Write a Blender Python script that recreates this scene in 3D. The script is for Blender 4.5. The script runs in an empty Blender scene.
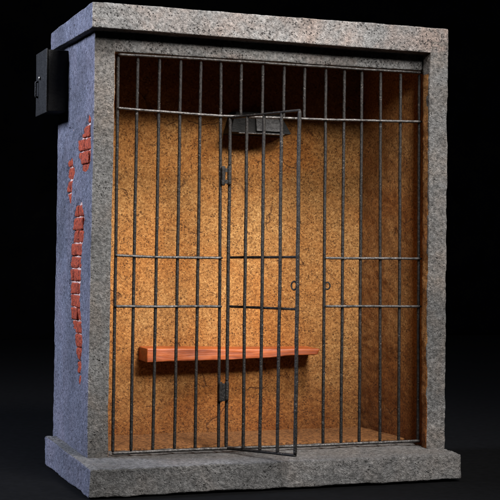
import bpy, math, random
import numpy as np
from mathutils import Vector, Matrix, noise

random.seed(7)
S = 0.36                      # one model unit (the width of the cornice) in metres
BASE = Vector((0.5, 0.17, 0.0))
C = bpy.context.scene.collection
sc = bpy.context.scene

# ------------------------------------------------------------------ objects
def link(name, me, mats, parent=None, base=BASE, smooth=True):
    me.transform(Matrix.Translation(-base))
    me.transform(Matrix.Scale(S, 4))
    for m in mats:
        me.materials.append(m)
    if smooth:
        for p in me.polygons:
            p.use_smooth = True
    o = bpy.data.objects.new(name, me)
    C.objects.link(o)
    if parent:
        o.parent = parent
    return o

def mesh(name, vs, fs, mi=None):
    me = bpy.data.meshes.new(name)
    me.from_pydata([tuple(v) for v in vs], [], fs)
    if mi is not None:
        me.polygons.foreach_set('material_index', mi)
    me.update()
    return me

# ------------------------------------------------------------------ materials
def nodes(name):
    m = bpy.data.materials.new(name)
    m.use_nodes = True
    nt = m.node_tree
    nt.nodes.clear()
    out = nt.nodes.new('ShaderNodeOutputMaterial')
    b = nt.nodes.new('ShaderNodeBsdfPrincipled')
    nt.links.new(b.outputs[0], out.inputs[0])
    tc = nt.nodes.new('ShaderNodeTexCoord')
    mp = nt.nodes.new('ShaderNodeMapping')
    mp.inputs['Scale'].default_value = (1/S,)*3
    nt.links.new(tc.outputs['Object'], mp.inputs[0])
    return m, nt, b, mp.outputs[0]

def N(nt, co, scale, detail=4, rough=.6, dist=0):
    n = nt.nodes.new('ShaderNodeTexNoise')
    n.inputs['Scale'].default_value = scale
    n.inputs['Detail'].default_value = detail
    n.inputs['Roughness'].default_value = rough
    n.inputs['Distortion'].default_value = dist
    nt.links.new(co, n.inputs['Vector'])
    return n.outputs['Fac']

def VOR(nt, co, scale, feature='F1', rnd=1.0):
    n = nt.nodes.new('ShaderNodeTexVoronoi')
    n.feature = feature
    n.inputs['Scale'].default_value = scale
    n.inputs['Randomness'].default_value = rnd
    nt.links.new(co, n.inputs['Vector'])
    return n

def RAMP(nt, f, stops):
    r = nt.nodes.new('ShaderNodeValToRGB')
    e = r.color_ramp.elements
    e[0].position = stops[0][0]; e[1].position = stops[-1][0]
    e[0].color = col(stops[0][1]); e[1].color = col(stops[-1][1])
    for p, c in stops[1:-1]:
        k = e.new(p); k.color = col(c)
    nt.links.new(f, r.inputs[0])
    return r.outputs[0]

def col(c):
    if isinstance(c, (int, float)): c = (c, c, c)
    return (*c, 1)

def MIX(nt, f, a, b, mode='MIX'):
    n = nt.nodes.new('ShaderNodeMix'); n.data_type = 'RGBA'; n.blend_type = mode
    for k, (s, v) in enumerate(((n.inputs[0], f), (n.inputs[6], a), (n.inputs[7], b))):
        if isinstance(v, (int, float)): s.default_value = v if k == 0 else col(v)
        elif isinstance(v, tuple): s.default_value = col(v)
        else: nt.links.new(v, s)
    return n.outputs[2]

def MATH(nt, op, a, b=0.0):
    n = nt.nodes.new('ShaderNodeMath'); n.operation = op
    for s, v in ((n.inputs[0], a), (n.inputs[1], b)):
        if isinstance(v, (int, float)): s.default_value = v
        else: nt.links.new(v, s)
    return n.outputs[0]

def BUMP(nt, bsdf, h, dist, strength=1.0):
    b = nt.nodes.new('ShaderNodeBump')
    b.inputs['Strength'].default_value = strength
    b.inputs['Distance'].default_value = dist * S
    nt.links.new(h, b.inputs['Height'])
    nt.links.new(b.outputs[0], bsdf.inputs['Normal'])

def WARP(nt, co, scale, amt):
    n = nt.nodes.new('ShaderNodeTexNoise'); n.inputs['Scale'].default_value = scale; n.inputs['Detail'].default_value = 3
    nt.links.new(co, n.inputs['Vector'])
    v = nt.nodes.new('ShaderNodeVectorMath'); v.operation = 'MULTIPLY_ADD'
    v.inputs[1].default_value = (amt,) * 3
    nt.links.new(n.outputs['Color'], v.inputs[0]); nt.links.new(co, v.inputs[2])
    return v.outputs[0]

def PITS(nt, co, scale, dens_scale, level, soft=.07):
    """irregular pits whose size follows a second noise: 1 inside, 0 outside"""
    wco = WARP(nt, co, scale * 1.1, 1.1 / scale)
    v = VOR(nt, wco, scale)
    t = N(nt, co, dens_scale, 4, .65)
    d = MATH(nt, 'SUBTRACT', v.outputs['Distance'], MATH(nt, 'MULTIPLY', t, .9))
    return RAMP(nt, MATH(nt, 'ADD', d, .5), [(level + .5 - soft, 1), (level + .5 + soft, 0)])

def concrete(name, dark, mid, light, warm, speck, big, bump=.004, warm_amt=.5, coarse=.9, bs=70):
    m, nt, b, co = nodes(name)
    f = N(nt, co, 105, 6, .82)
    c = RAMP(nt, f, [(.33, dark), (.49, mid), (.66, light)])
    w = RAMP(nt, N(nt, co, 6.5, 5, .65, .6), [(.44, 0), (.66, 1)])
    c = MIX(nt, MATH(nt, 'MULTIPLY', w, warm_amt), c, MIX(nt, 1.0, c, warm, 'MULTIPLY'))
    g = RAMP(nt, N(nt, co, 3.1, 7, .7), [(.36, .50), (.60, 1.0)])
    c = MIX(nt, 1.0, c, g, 'MULTIPLY')
    p1 = PITS(nt, co, 135, 30, speck)
    p2 = PITS(nt, co, bs, 15, big, .05)
    pits = MATH(nt, 'MAXIMUM', p1, p2)
    c = MIX(nt, MATH(nt, 'MULTIPLY', pits, .85), c, (.022, .020, .020))
    nt.links.new(c, b.inputs['Base Color'])
    b.inputs['Roughness'].default_value = .85
    b.inputs['Specular IOR Level'].default_value = .3
    h = MATH(nt, 'ADD', MATH(nt, 'MULTIPLY', f, 1.1), MATH(nt, 'MULTIPLY', N(nt, co, 260, 3, .7), .5))
    h = MATH(nt, 'ADD', h, MATH(nt, 'MULTIPLY', N(nt, co, 36, 4, .65, .4), coarse))
    h = MATH(nt, 'SUBTRACT', h, MATH(nt, 'MULTIPLY', pits, .6))
    BUMP(nt, b, h, bump)
    return m

M = {}
M['cornice'] = concrete('speckled_grey_plaster', .055, .22, .44, (1.0, .78, .68), -.28, -.285, .0100, .9, .6, 84)
M['front'] = concrete('rough_grey_plaster', .05, .20, .39, (1.0, .82, .68), -.33, -.40, .0200, .7, 1.2)
M['base'] = concrete('coarse_grey_plaster', .06, .225, .42, (1.0, .86, .76), -.33, -.40, .0240, .5, 1.8)
M['side'] = concrete('blue_lit_plaster', (.050, .054, .075), (.185, .195, .265), (.37, .385, .47), (.98, .88, .86), -.31, -.38, .0130, .8, 1.0)  # part of the blue side light is mixed into this left-face colour

def ochre():
    m, nt, b, co = nodes('ochre_cork_plaster')
    f = N(nt, co, 150, 6, .85)
    c = RAMP(nt, f, [(.35, (.085, .032, .009)), (.44, (.29, .135, .040)), (.54, (.46, .232, .074)), (.66, (.70, .44, .185))])
    t = RAMP(nt, N(nt, co, 3.6, 6, .7, .5), [(.38, 0), (.62, 1)])
    c = MIX(nt, t, c, MIX(nt, 1.0, c, (.88, .68, .48), 'MULTIPLY'))
    # rust-brown wash at the wall foot, deepened as painted vignette shade, uneven upper edge
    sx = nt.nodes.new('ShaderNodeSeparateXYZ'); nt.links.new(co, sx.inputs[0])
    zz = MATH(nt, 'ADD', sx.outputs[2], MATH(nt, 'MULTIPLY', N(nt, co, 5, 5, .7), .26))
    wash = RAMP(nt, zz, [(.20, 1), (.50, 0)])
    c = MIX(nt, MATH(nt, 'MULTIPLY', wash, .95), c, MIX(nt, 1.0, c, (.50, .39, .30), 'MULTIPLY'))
    p = PITS(nt, co, 165, 36, -.235)
    c = MIX(nt, MATH(nt, 'MULTIPLY', p, .75), c, (.07, .026, .009))
    # hairline cracks in a few places
    vc = VOR(nt, WARP(nt, co, 14, .10), 4.5, 'DISTANCE_TO_EDGE')
    ck = MATH(nt, 'MULTIPLY', RAMP(nt, vc.outputs['Distance'], [(.006, 1), (.014, 0)]), RAMP(nt, N(nt, co, 5.5, 2), [(.56, 0), (.62, 1)]))
    c = MIX(nt, MATH(nt, 'MULTIPLY', ck, .65), c, (.08, .03, .012))
    # a few scratched gouges, slanting
    mr = nt.nodes.new('ShaderNodeMapping'); mr.inputs['Rotation'].default_value = (0, math.radians(-52), 0)
    nt.links.new(co, mr.inputs[0])
    ms = nt.nodes.new('ShaderNodeMapping'); ms.inputs['Scale'].default_value = (9, 9, 60)
    nt.links.new(mr.outputs[0], ms.inputs[0])
    sc_ = RAMP(nt, N(nt, ms.outputs[0], 1.0, 3, .55, .3), [(.70, 0), (.73, 1)])
    c = MIX(nt, MATH(nt, 'MULTIPLY', sc_, .5), c, (.12, .04, .012))
    nt.links.new(c, b.inputs['Base Color'])
    b.inputs['Roughness'].default_value = .75
    b.inputs['Specular IOR Level'].default_value = .25
    h = MATH(nt, 'ADD', f, MATH(nt, 'MULTIPLY', N(nt, co, 30, 3, .6), .8))
    h = MATH(nt, 'SUBTRACT', h, MATH(nt, 'MULTIPLY', p, .5))
    h = MATH(nt, 'SUBTRACT', h, MATH(nt, 'MULTIPLY', sc_, .7))
    h = MATH(nt, 'SUBTRACT', h, MATH(nt, 'MULTIPLY', ck, .6))
    BUMP(nt, b, h, .0065)
    return m
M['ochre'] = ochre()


def simple(name, c0, c1, scale, rough, bump, metal=0, spec=.5, detail=5, bscale=None, rr=None):
    m, nt, b, co = nodes(name)
    f = N(nt, co, scale, detail, .7)
    nt.links.new(RAMP(nt, f, [(.36, c0), (.64, c1)]), b.inputs['Base Color'])
    b.inputs['Roughness'].default_value = rough
    if rr:
        nt.links.new(RAMP(nt, N(nt, co, scale * 1.7, 4, .7), [(.3, rr[0]), (.7, rr[1])]), b.inputs['Roughness'])
    b.inputs['Metallic'].default_value = metal
    b.inputs['Specular IOR Level'].default_value = spec
    BUMP(nt, b, N(nt, co, bscale or scale, 4, .7), bump)
    return m
def steel():
    m, nt, b, co = nodes('blackened_steel')
    f = N(nt, co, 140, 5, .7)
    c = RAMP(nt, f, [(.36, (.003, .0028, .0026)), (.60, (.016, .0145, .014))])
    glint = PITS(nt, co, 120, 20, -.29)  # pale flecks painted in to imitate sparkling highlights on the bars
    c = MIX(nt, MATH(nt, 'MULTIPLY', glint, .5), c, (.10, .088, .08))
    nt.links.new(c, b.inputs['Base Color'])
    nt.links.new(RAMP(nt, N(nt, co, 150, 4, .7), [(.3, .28), (.7, .6)]), b.inputs['Roughness'])
    b.inputs['Specular IOR Level'].default_value = .17
    BUMP(nt, b, MATH(nt, 'SUBTRACT', f, MATH(nt, 'MULTIPLY', glint, .3)), .0035)
    return m
M['steel'] = steel()
M['rail'] = simple('worn_steel', (.016, .015, .0145), (.085, .080, .078), 90, .38, .003, .6, .5, 5, 110, (.25, .5))
M['black'] = simple('black_painted_metal', (.003, .003, .0033), (.010, .010, .010), 60, .55, .002, 0, .18, 5, 160)
M['mortar'] = simple('pale_mortar', (.26, .16, .14), (.52, .38, .34), 90, .9, .006, 0, .2)
M['brick'] = simple('red_brick', (.080, .009, .004), (.36, .055, .018), 120, .8, .007, 0, .25)
M['floor'] = simple('dark_ochre_floor', (.05, .018, .006), (.24, .105, .034), 120, .85, .007, 0, .2)
M['grille'] = simple('grey_fixture_face', (.016, .016, .017), (.06, .06, .063), 120, .5, .003, .2)
M['brass'] = simple('pale_latch_metal', (.25, .23, .2), (.45, .42, .38), 80, .35, .001, .8)
M['ground'] = simple('black_cloth', (.0009, .0010, .0012), (.0018, .0019, .0023), 40, .95, .002, 0, .05)
M['backdrop'] = simple('black_backdrop_cloth', (.0012, .0012, .0014), (.0022, .0022, .0025), 4, 1, .001, 0, 0)

def wood():
    m, nt, b, co = nodes('orange_red_wood')
    ms = nt.nodes.new('ShaderNodeMapping')
    ms.inputs['Scale'].default_value = (6, 40, 75)
    nt.links.new(co, ms.inputs[0])
    f = N(nt, ms.outputs[0], 1.0, 5, .65, .8)
    c = RAMP(nt, f, [(.32, (.13, .024, .006)), (.5, (.26, .055, .009)), (.68, (.36, .090, .016))])
    nt.links.new(c, b.inputs['Base Color'])
    b.inputs['Roughness'].default_value = .5
    BUMP(nt, b, f, .0016)
    return m
M['wood'] = wood()

# ------------------------------------------------------------------ shapes
def axis(L, h, r):
    n = max(2, int(math.ceil(L / h)))
    a = list(np.linspace(0, L, n + 1))
    if r > 0:
        for k in (.12, .3, .55, .85):
            a += [r * k, L - r * k]
    a = sorted(a); o = [a[0]]
    for x in a[1:]:
        if x - o[-1] > 1e-4: o.append(x)
    return np.array(o)

def cornersbox(x0, x1, y0, y1, z0, z1):
    c = np.zeros((2, 2, 2, 3))
    for i, x in enumerate((x0, x1)):
        for j, y in enumerate((y0, y1)):
            for k, z in enumerate((z0, z1)):
                c[i, j, k] = (x, y, z)
    return c

def hexa(c, h=.008, r=.006, amp=.0016, low=.0015, chip=.5, matfn=None, extra=None, hh=None):
    """rounded, roughened block spanned by eight free corners; returns verts, faces, material indices"""
    L = [np.linalg.norm(c[1, 0, 0] - c[0, 0, 0]), np.linalg.norm(c[0, 1, 0] - c[0, 0, 0]), np.linalg.norm(c[0, 0, 1] - c[0, 0, 0])]
    hs = hh or (h, h, h)
    A = [axis(L[i], hs[i], min(r, L[i] / 2.2)) for i in range(3)]
    n = [len(a) - 1 for a in A]
    idx = {}; P = []; faces = []; fax = []
    def vid(k):
        if k not in idx:
            idx[k] = len(P); P.append(k)
        return idx[k]
    for ax in range(3):
        u, w = (ax + 1) % 3, (ax + 2) % 3
        for side in (0, 1):
            for i in range(n[u]):
                for j in range(n[w]):
                    q = []
                    for di, dj in ((0, 0), (1, 0), (1, 1), (0, 1)):
                        k = [0, 0, 0]; k[ax] = n[ax] * side; k[u] = i + di; k[w] = j + dj
                        q.append(vid(tuple(k)))
                    if side == 0: q.reverse()
                    faces.append(q); fax.append((ax, side))
    K = np.array(P)
    Q = np.stack([A[i][K[:, i]] for i in range(3)], 1)
    Ln = np.array(L)
    V = []
    for q in Q:
        nz = noise.noise(Vector(q * 17 + c[0, 0, 0] * 9)) * .5 + .5
        rr = r * (.45 + chip * nz * 1.3)
        rr = np.minimum(rr, Ln / 2.2)
        cl = np.clip(q, rr, Ln - rr)
        d = q - cl
        ln = np.linalg.norm(d)
        if ln > 1e-9:
            on = d / ln
            rad = rr if np.isscalar(rr) else rr.min()
            if np.count_nonzero(np.abs(d) > 1e-9) > 1:
                mx = np.abs(d).max()
                q2 = cl + on * min(rad, mx * 1.0)
            else:
                q2 = q
        else:
            on = np.zeros(3); q2 = q
        s = q2 / Ln
        X, Y, Z = s
        p = (c[0,0,0]*(1-X)*(1-Y)*(1-Z) + c[1,0,0]*X*(1-Y)*(1-Z) + c[0,1,0]*(1-X)*Y*(1-Z) + c[1,1,0]*X*Y*(1-Z)
             + c[0,0,1]*(1-X)*(1-Y)*Z + c[1,0,1]*X*(1-Y)*Z + c[0,1,1]*(1-X)*Y*Z + c[1,1,1]*X*Y*Z)
        pv = Vector(p)
        a = (noise.noise(pv * 14) * .7 + noise.noise(pv * 33) * .5 + noise.noise(pv * 80 + Vector((9, 3, 1))) * .6) * amp
        wv = noise.noise_vector(pv * 5) * low
        p = p + on * a + np.array(wv)
        if extra is not None:
            p = extra(p, on)
        V.append(p)
    mi = [matfn(ax, sd, np.mean([V[i] for i in f], 0), f) if matfn else 0 for f, (ax, sd) in zip(faces, fax)]
    return V, faces, mi

def merge(lst):
    V = []; F = []; I = []
    for v, f, m in lst:
        o = len(V); V += list(v); F += [[i + o for i in q] for q in f]; I += list(m)
    return V, F, I

def tube(pts, r, seg=10, step=.006, rough=.12, wob=.0006, seed=0, closed=False, cap=True):
    P = [Vector(p) for p in pts]
    path = []
    for a, b in zip(P[:-1], P[1:]):
        n = max(1, int((b - a).length / step))
        for i in range(n): path.append(a.lerp(b, i / n))
    if not closed: path.append(P[-1])
    V = []; F = []
    m = len(path)
    for i, p in enumerate(path):
        t = (path[(i + 1) % m] - path[i - 1]) if closed else (path[min(i + 1, m - 1)] - path[max(i - 1, 0)])
        t.normalize()
        up = Vector((0, 1, 0)) if abs(t.y) < .9 else Vector((1, 0, 0))
        if closed: up = tube.normal
        a = t.cross(up).normalized(); b = a.cross(t).normalized()
        pp = p + noise.noise_vector(p * 7 + Vector((seed, 0, 0))) * wob
        k = 1.0
        if cap and not closed and (i == 0 or i == m - 1): k = .7
        for j in range(seg):
            an = 2 * math.pi * j / seg
            d = a * math.cos(an) + b * math.sin(an)
            rr = r * k * (1 + rough * noise.noise((pp + d * r) * 130 + Vector((0, seed, 0))) + rough * .7 * noise.noise(pp * 30))
            V.append(pp + d * rr)
    lim = m if closed else m - 1
    for i in range(lim):
        for j in range(seg):
            a0 = i * seg + j; a1 = i * seg + (j + 1) % seg
            b0 = ((i + 1) % m) * seg + j; b1 = ((i + 1) % m) * seg + (j + 1) % seg
            F.append([a0, a1, b1, b0])
    if not closed:
        F.append(list(range(seg))[::-1]); F.append([(m - 1) * seg + j for j in range(seg)])
    return V, F, [0] * len(F)
tube.normal = Vector((0, 1, 0))

# ------------------------------------------------------------------ the cell
cell = bpy.data.objects.new('model_jail_cell', None)
cell.location = BASE * S
cell.empty_display_size = .05
C.objects.link(cell)
cell['label'] = 'small grey plaster model of a jail cell with open barred door and red bench inside'
cell['category'] = 'model building'

# base slab
c = cornersbox(-.017, 1.0, -.1095, .4487, 0, .0725)
c[0,0,0] = (-.0205, -.1095, .0); c[0,0,1] = (-.0165, -.1095, .0712); c[1,0,1] = (1.001, -.1095, .0690); c[1,0,0] = (1.002, -.1095, .003)
c[0,1,1] = (-.0155, .4487, .0800); c[0,1,0] = (-.0157, .4487, -.001); c[1,1,1] = (1.001, .4487, .074)
v, f, mi = hexa(c, .0065, .006, .0030, .002, .7, lambda ax, sd, p, q: 1 if (ax == 0 and sd == 0) else 0)
link('base', mesh('base', v, f, mi), [M['base'], M['side']], cell)

# cornice slab
c = cornersbox(0, 1.0, 0, .5, 1.16, 1.228)
c[0,0,0] = (.001, 0, 1.1655); c[0,0,1] = (.0003, 0, 1.2295); c[1,0,1] = (1.0023, 0, 1.2257); c[1,0,0] = (1.0020, 0, 1.1562)
c[0,1,0] = (-.0015, .5, 1.1700); c[0,1,1] = (-.0022, .5, 1.2216); c[1,1,0] = (1.0, .5, 1.160)
v, f, mi = hexa(c, .0065, .004, .0016, .0016, .5, lambda ax, sd, p, q: 1 if (ax == 0 and sd == 0) else 0)
link('cornice', mesh('cornice', v, f, mi), [M['cornice'], M['side']], cell)

# brick patches: outlines on the left wall (y, z)
PATCH = [
 [(0.116,0.973),(0.092,0.94),(0.086,0.901),(0.083,0.849),(0.107,0.812),(0.153,0.804),(0.19,0.829),(0.228,0.871),(0.224,0.898),(0.183,0.911),(0.138,0.944)],
 [(0.34,0.851),(0.276,0.85),(0.262,0.817),(0.285,0.788),(0.29,0.753),(0.307,0.721),(0.345,0.725),(0.366,0.756),(0.349,0.791),(0.364,0.825)],
 [(0.209,0.737),(0.161,0.73),(0.142,0.709),(0.139,0.651),(0.16,0.604),(0.162,0.547),(0.171,0.499),(0.176,0.467),(0.162,0.434),(0.149,0.408),(0.141,0.369),(0.141,0.338),(0.145,0.304),(0.141,0.278),(0.157,0.25),(0.183,0.277),(0.202,0.302),(0.204,0.339),(0.224,0.372),(0.269,0.402),(0.284,0.433),(0.292,0.468),(0.3,0.495),(0.303,0.549),(0.287,0.604),(0.271,0.653),(0.262,0.706)],
]
PIT = [(0.332,0.938),(0.294,0.940),(0.287,0.927),(0.318,0.921)]
def inside(poly, y, z):
    r = False; j = len(poly) - 1
    for i in range(len(poly)):
        yi, zi = poly[i]; yj, zj = poly[j]
        if (zi > z) != (zj > z) and y < (yj - yi) * (z - zi) / (zj - zi) + yi: r = not r
        j = i
    return r
def sdist(poly, y, z):
    d = 9.0
    for i in range(len(poly)):
        (ay, az), (by, bz) = poly[i - 1], poly[i]
        ey, ez = by - ay, bz - az
        t = max(0, min(1, ((y - ay) * ey + (z - az) * ez) / (ey * ey + ez * ez)))
        d = min(d, math.hypot(y - ay - ey * t, z - az - ez * t))
    return d if inside(poly, y, z) else -d
def patchdist(y, z):
    v = noise.noise(Vector((y * 22, z * 40, 3))) * .011 + noise.noise(Vector((y * 60, z * 90, 8))) * .005
    return max(sdist(p, y, z) for p in PATCH + [PIT]) + v
def inpatch(y, z):
    return patchdist(y, z) > .0065
DEPTH = .0075
c = cornersbox(.0145, .07, .0568, .4858, .066, 1.172)
c[0,0,0] = (.0135, .0568, .066); c[0,0,1] = (.0215, .0568, 1.172); c[0,1,0] = (.0142, .4858, .066); c[0,1,1] = (.0190, .4858, 1.172)
c[1,0,0] = (.0693, .0568, .066); c[1,0,1] = (.0765, .0568, 1.172); c[1,1,0] = (.075, .4858, .066); c[1,1,1] = (.080, .4858, 1.172)
def leftmat(ax, sd, p, q):
    if ax == 0 and sd == 1: return 2
    if ax == 0 and sd == 0: return 3 if inpatch(p[1], p[2]) else 1
    return 0
# the hexa call gives no outward vector on face interiors, so push there by face membership
def recess_any(p, on):
    if p[0] < .032 and .065 < p[1] < .475 and .2 < p[2] < 1.0:
        p = p.copy(); p[0] += DEPTH * max(0, min(1, patchdist(p[1], p[2]) / .005))
    return p
v, f, mi = hexa(c, .008, .005, .0018, .0018, .5, leftmat, recess_any, (.012, .0045, .0045))
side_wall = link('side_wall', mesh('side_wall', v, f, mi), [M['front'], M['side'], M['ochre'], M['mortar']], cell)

def span(poly, z):
    ys = []
    for i in range(len(poly)):
        (y0, z0), (y1, z1) = poly[i - 1], poly[i]
        if (z0 > z) != (z1 > z): ys.append(y0 + (y1 - y0) * (z - z0) / (z1 - z0))
    return (min(ys), max(ys)) if ys else None
course = .0345
for pi, poly in enumerate(PATCH):
    parts = []
    zmin = min(q[1] for q in poly); zmax = max(q[1] for q in poly)
    k = int(zmin / course)
    while k * course < zmax:
        z0 = k * course + .0035; z1 = (k + 1) * course
        sp = None
        for t in (.3, .5, .7):
            s_ = span(poly, z0 + (z1 - z0) * t)
            if s_: sp = s_ if sp is None else (min(sp[0], s_[0]), max(sp[1], s_[1]))
        if sp and sp[1] - sp[0] > .012:
            off = (.055 if k % 2 else 0)
            e = [sp[0] - .004 + random.uniform(-.004, .004)]
            y = math.floor(sp[0] / .108) * .108 + off
            while y < sp[1]:
                if sp[0] + .018 < y < sp[1] - .018: e.append(y)
                y += .108
            e.append(sp[1] + .004 + random.uniform(-.004, .004))
            zz1 = min(z1, zmax + .004); zz0 = max(z0, zmin - .004)
            for a, b in zip(e[:-1], e[1:]):
                dx = random.uniform(-.0015, .0025)
                xf = .0158 + (.0065 * z0) + dx
                bb = cornersbox(xf, xf + .016, a + .002, b - .002, zz0, zz1)
                bb += np.random.RandomState(k * 7 + pi).uniform(-.0012, .0012, bb.shape)
                parts.append(hexa(bb, .005, .004, .0035, .001, 1.0))
        k += 1
    v, f, mi = merge(parts)
    link('exposed_brick', mesh('exposed_brick', v, f, mi), [M['brick']], side_wall)

# right wall
c = cornersbox(.956, 1.0146, .014, .4858, .066, 1.19)
c[0,0,0] = (.9565, .0141, .066); c[0,0,1] = (.9480, -.0006, 1.19); c[0,1,0] = (.9400, .4858, .066); c[0,1,1] = (.932, .4858, 1.19)
c[1,0,0] = (1.0150, .0141, .066); c[1,0,1] = (1.0022, -.0006, 1.19); c[1,1,0] = (1.005, .4858, .066); c[1,1,1] = (.997, .4858, 1.19)
def bulge(p, on):
    if p[0] < .985:
        y = p[1]
        t = max(0, min(1, (y - .045) / .018)) * max(0, min(1, (.42 - y) / .30))
        p = p.copy(); p[0] += .0165 * t
    return p
v, f, mi = hexa(c, .006, .005, .0028, .002, .6, lambda ax, sd, p, q: 1 if (ax == 0 and sd == 0 and (p[2] < 1.10 or p[1] > .07) and p[1] > .013 + .004 * noise.noise(Vector((p[2] * 20, 1, 2)))) else 0, bulge, (.006, .008, .006))
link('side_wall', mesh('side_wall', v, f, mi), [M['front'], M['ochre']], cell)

# lintel
c = cornersbox(.060, .985, .0575, .10, 1.1155, 1.172)
v, f, mi = hexa(c, .006, .004, .0018, .0012, .8, lambda ax, sd, p, q: 1 if (ax == 1 and sd == 1) else 0)
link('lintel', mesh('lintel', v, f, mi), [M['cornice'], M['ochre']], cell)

# back wall, interior floor
c = cornersbox(.06, .95, .42, .482, .068, 1.17)
v, f, mi = hexa(c, .008, .004, .0026, .003, .5, lambda ax, sd, p, q: 1 if (ax == 1 and sd == 1) else 0)
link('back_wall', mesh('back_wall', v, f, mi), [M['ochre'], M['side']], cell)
c = cornersbox(.066, .962, .155, .43, .068, .0795)
v, f, mi = hexa(c, .008, .003, .0022, .001, 1.0)
link('cell_floor', mesh('cell_floor', v, f, mi), [M['floor']], cell)

# bench
c = cornersbox(.2455, .768, .33, .425, .296, .3310)
c[1,0,1] = (.7685, .33, .3230); c[1,0,0] = (.7620, .33, .3070); c[1,1,0] = (.768, .425, .300); c[1,1,1] = (.768, .425, .325)
c[0,0,0] = (.2458, .33, .2960)
def chipd(p, on):
    if p[0] < .68 and p[2] < .316:
        t = min(1, (.68 - p[0]) / .1); p = p.copy(); p[2] -= .004 * t
    return p
v, f, mi = hexa(c, .006, .003, .0014, .0015, .9, None, chipd)
link('bench', mesh('bench', v, f, mi), [M['wood']], cell)

# wall fixture high on the back wall
c = cornersbox(.490, .660, .315, .425, .948, 1.012)
c[0,0,0] = (.476, .312, .9450); c[1,0,0] = (.664, .312, .9450); c[0,1,0] = (.492, .425, .9450); c[1,1,0] = (.676, .425, .9450)
c[0,0,1] = (.505, .345, 1.0080); c[1,0,1] = (.640, .345, 1.0080); c[0,1,1] = (.510, .425, 1.012); c[1,1,1] = (.650, .425, 1.012)
v, f, mi = hexa(c, .008, .004, .0006, .0004, .6)
fx = link('wall_lamp', mesh('wall_lamp', v, f, mi), [M['black']], cell)
c = cornersbox(.560, .628, .300, .330, .953, .990)
c[0,0,0] = (.555, .305, .9500); c[1,0,0] = (.636, .305, .9500); c[0,0,1] = (.560, .3300, .9960); c[1,0,1] = (.630, .3300, .9960)
c[0,1,0] = (.555, .316, .9500); c[1,1,0] = (.636, .316, .9500); c[0,1,1] = (.560, .345, .9960); c[1,1,1] = (.630, .345, .9960)
v, f, mi = hexa(c, .006, .003, .001, .0003, .6)
link('lamp_face', mesh('lamp_face', v, f, mi), [M['grille']], fx)
c = cornersbox(.500, .640, .304, .318, .9410, .9445)
v, f, mi = hexa(c, .006, .001, .0004, .0002, .6)
link('lip', mesh('lip', v, f, mi), [M['rail']], fx)

# ---------------------------------------------------------------- grille
YB = .0690
rails = []
rr = .0036
def rail(pts, seed): return tube(pts, rr, 10, .006, .12, .0012, seed)
YR = YB - .0062
rails.append(rail([(0.0842, YR, 1.1098), (0.483, YR, 1.1108), (0.9564, YR, 1.1093)], 1))
rails.append(rail([(0.0842, YR, 0.9715), (0.2244, YR, 0.967), (0.3674, YR, 0.9636), (0.6819, YR, 0.967), (0.9554, YR, 0.9735)], 2))
rails.append(rail([(0.0832, YR, 0.5916), (0.1846, YR, 0.5886), (0.3746, YR, 0.5881)], 3))
rails.append(rail([(0.669, YR, 0.5906), (0.9594, YR, 0.5921)], 4))
rails.append(rail([(0.0832, YR, 0.46), (0.3746, YR, 0.4596)], 5))
rails.append(rail([(0.671, YR, 0.4593), (0.9604, YR, 0.4588)], 6))
rails.append(tube([(0.0812, YR, 0.0818), (0.3239, YR, 0.0833), (0.6024, YR, 0.0828), (0.9624, YR, 0.0833)], .0042, 10, .006, .12, .0008, 7))
v, f, mi = merge(rails)
grille = link('grille', mesh('grille', v, f, mi), [M['rail']], cell)
TB = [(0.086,0.0846),(0.1387,0.1329),(0.1969,0.1915),(0.255,0.2507),(0.31,0.3067),(0.3656,0.3721),(0.4231,None),(0.4841,None),(0.5455,None),(0.6052,None),
      (0.6668,0.6715),(0.7218,0.7247),(0.7738,0.7797),(0.8303,0.8419),(0.891,0.8992),(0.9492,0.9583)]
for i, (t, b) in enumerate(TB):
    zt = 1.1053
    if b is None: z0 = 0.966; b = t
    else: z0 = 0.0843
    mid = ((t + b) / 2 + random.uniform(-.001, .001), YB + random.uniform(-.001, .001), (zt + z0) / 2)
    v, f, mi = tube([(t, YB, zt), mid, (b, YB, z0)], .0043, 12, .005, .08, .0006, i * 3.7)
    link('bar', mesh('bar', v, f, mi), [M['steel']], grille)

# lock eye on the jamb
def ring(cx, cy, cz, ux, uy, rx, rz, r=.0021):
    pts = [(cx + ux * rx * math.cos(t), cy + uy * rx * math.cos(t), cz + rz * math.sin(t)) for t in [2 * math.pi * k / 20 for k in range(20)]]
    tube.normal = Vector((-uy, ux, 0))
    return tube(pts + [pts[0]], r, 8, .01, .05, 0, 1, True)
v, f, mi = ring(0.6781, YB - .002, 0.515, .85, -.5, .0075, .0095)
link('lock_eye', mesh('lock_eye', v, f, mi), [M['steel']], grille)

# ---------------------------------------------------------------- door, hinged at H, swung out
H = Vector((0.393, .0670, 0)); T = Vector((.4977, -.1660, 0))
dirv = (T - H).normalized(); Ld = (T - H).length
nrm = Vector((dirv.y, -dirv.x, 0))            # towards the outside of the opening
def D(s, z, o=0.0):
    q = H + dirv * s + nrm * o
    return (q.x, q.y, z)
fr = [tube([D(0, 0.9621), D(0, 0.0838)], .0047, 12, .005, .10, .0008, 40),
      tube([D(Ld, 0.9636), D(Ld, 0.0938)], .0050, 12, .005, .10, .001, 44),
      tube([D(-.003, 0.9601), D(Ld + .003, 0.9636)], .0036, 10, .005, .1, .0006, 50),
      tube([D(-.003, 0.0833), D(Ld + .003, 0.0933)], .0040, 10, .005, .1, .0006, 51),
      tube([D(-.004, 0.5896, -.006), D(Ld, 0.5931, -.006)], .0034, 10, .005, .12, .0005, 52),
      tube([D(-.004, 0.4593, -.006), D(Ld, 0.4613, -.006)], .0034, 10, .005, .12, .0005, 53)]
v, f, mi = merge(fr)
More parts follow.
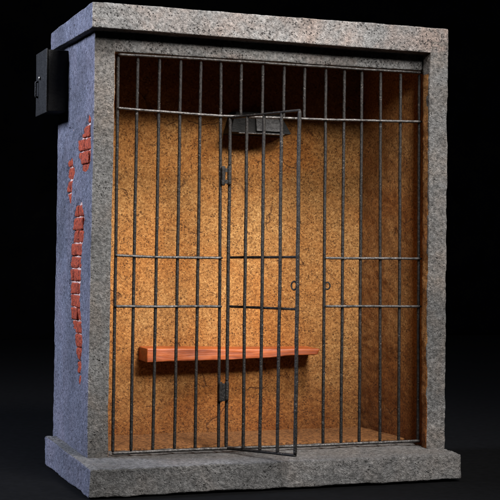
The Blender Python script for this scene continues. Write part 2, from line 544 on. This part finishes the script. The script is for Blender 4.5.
door = link('barred_door', mesh('barred_door', v, f, mi), [M['steel']], cell)
for i, s in enumerate((.0650, .1280, .1920)):
    k = s / Ld
    v, f, mi = tube([D(s, .9595 + .003 * k), D(s + random.uniform(-.001, .001), .5), D(s, .084 + .009 * k)], .0044, 12, .005, .10, .001, 60 + i * 3)
    link('bar', mesh('bar', v, f, mi), [M['steel']], door)
v, f, mi = ring(*D(Ld - .0115, 0.521), dirv.x * .9 + .1, dirv.y * .6, .0105, .0105, .0022)
link('lock_eye', mesh('lock_eye', v, f, mi), [M['steel']], door)
# hinges: two knuckles and a leaf
for z0, z1, big in ((.779, .831, 0), (.207, .260, 1)):
    ps = [tube([(0.3731, YB - .008, z0), (0.3731, YB - .008, z1)], .0058, 12, .004, .1, 0, 3),
          tube([(0.39, YB - .010, z0 + .002), (0.39, YB - .010, z1 + .002)], .0058, 12, .004, .1, 0, 5)]
    for a in ((z0 + .006, z0 + .016), (z1 - .016, z1 - .006)) if not big else ((z0 + .002, z1 - .004),):
        ps.append(hexa(cornersbox(0.3696, 0.3935, YB - .012, YB - .006, a[0], a[1]), .004, .001, .0004, 0, .5))
    ps.append(tube([(0.39, YB - .010, z1 + .002), (0.39, YB - .010, z1 + .009)], .0035, 10, .003, .1, 0, 5))
    v, f, mi = merge(ps)
    link('hinge', mesh('hinge', v, f, mi), [M['steel']], door)

# ---------------------------------------------------------------- junction box on the left wall
c = cornersbox(-.0375, .030, .3600, .500, .985, 1.1545)
v, f, mi = hexa(c, .008, .003, .0006, .0006, .7)
jb = link('switch_box', mesh('switch_box', v, f, mi), [M['black']], cell)
c = cornersbox(-.0425, -.0385, .3575, .503, .981, 1.1575)
v, f, mi = hexa(c, .008, .0015, .0006, .0006, .7)
cv = link('cover', mesh('cover', v, f, mi), [M['black']], jb)
v, f, mi = tube([(-.0415, .437, 1.0835), (-.0485, .437, 1.0835)], .005, 12, .002, .05, 0, 2)
link('knob', mesh('knob', v, f, mi), [M['brass']], cv)
v, f, mi = tube([(-.041, .470, 1.078), (-.050, .470, 1.075), (-.050, .470, 1.035), (-.041, .470, 1.032)], .003, 8, .004, .05, 0, 2)
link('handle', mesh('handle', v, f, mi), [M['steel']], cv)

# ---------------------------------------------------------------- setting
def struct(name, vs, fs, m):
    o = link(name, mesh(name, vs, fs), [m], None, Vector((0, 0, 0)))
    o['kind'] = 'structure'
    return o
struct('ground', [(-12, -10, -.004), (14, -10, -.004), (14, 6.0, -.004), (-12, 6.0, -.004)], [[0, 1, 2, 3]], M['ground'])
bd = []; bf = []
prof = [(5.9, -.002), (6.0, .05), (6.05, .2), (6.06, 8)]
for i in range(41):
    x = -12 + 26 * i / 40
    for y, z in prof: bd.append((x, y + .06 * math.sin(i * 1.7) * min(1, z), z))
for i in range(40):
    for j in range(3):
        a = i * 4 + j; bf.append([a, a + 4, a + 5, a + 1])
struct('backdrop', bd, bf, M['backdrop'])

# ---------------------------------------------------------------- light
def area(name, loc, target, size, power, colr, sy=None):
    l = bpy.data.lights.new(name, 'AREA')
    l.shape = 'RECTANGLE' if sy else 'SQUARE'
    l.size = size * S
    if sy: l.size_y = sy * S
    l.energy = power * S * S
    l.color = colr
    o = bpy.data.objects.new(name, l)
    C.objects.link(o)
    o.location = Vector(loc) * S
    o.rotation_euler = (Vector(target) - Vector(loc)).to_track_quat('-Z', 'Y').to_euler()
    return o
def spot(name, loc, target, cone, radius, power, colr):
    l = bpy.data.lights.new(name, 'SPOT')
    l.spot_size = math.radians(cone); l.spot_blend = 1.0
    l.shadow_soft_size = radius * S
    l.energy = power * S * S
    l.color = colr
    o = bpy.data.objects.new(name, l)
    C.objects.link(o)
    o.location = Vector(loc) * S
    o.rotation_euler = (Vector(target) - Vector(loc)).to_track_quat('-Z', 'Y').to_euler()
    return o
area('key_softbox', (.38, -2.85, 2.42), (.5, .1, .70), .6, 76, (1.0, .96, .92), .8)
area('right_softbox', (2.45, -2.35, 2.30), (.5, .1, .72), .6, 88, (1.0, .96, .92), .8)
spot('gridded_spot', (.85, -2.85, 2.15), (.40, .42, .56), 20, .28, 740, (1.0, .93, .84))
spot('overhead_spot', (.80, -1.55, 2.9), (.55, .0, 1.12), 54, .35, 720, (1.0, .96, .93))
area('blue_side_softbox', (-2.5, .85, 2.35), (0, .25, .95), .9, 270, (.74, .81, 1.0))

w = bpy.data.worlds.new('World'); sc.world = w; w.use_nodes = True
w.node_tree.nodes['Background'].inputs[0].default_value = (.6, .7, 1, 1)
w.node_tree.nodes['Background'].inputs[1].default_value = .0

# ---------------------------------------------------------------- camera
cam = bpy.data.cameras.new('Camera')
co = bpy.data.objects.new('Camera', cam); C.objects.link(co)
F = Vector((0.33702336, 0.9414957, 0.001049)); R = Vector((0.94142047, -0.33701015, 0.01231458)); U = Vector((-0.01194764, 0.00316275, 0.99992362))
mx = Matrix((( R.x, U.x, -F.x, 0), (R.y, U.y, -F.y, 0), (R.z, U.z, -F.z, 0), (0, 0, 0, 1)))
mx.translation = Vector((-0.80447, -3.44672, 0.60597)) * S
co.matrix_world = mx
cam.sensor_width = 36; cam.lens = 1398.77 / 500 * 36
cam.clip_start = .01; cam.clip_end = 100
sc.camera = co
sc.view_settings.view_transform = 'Standard'
sc.view_settings.look = 'None'
sc.view_settings.exposure = 0
sc.view_settings.gamma = 1
sc.cycles.use_denoising = True
sc.render.resolution_x = sc.render.resolution_y = 1024
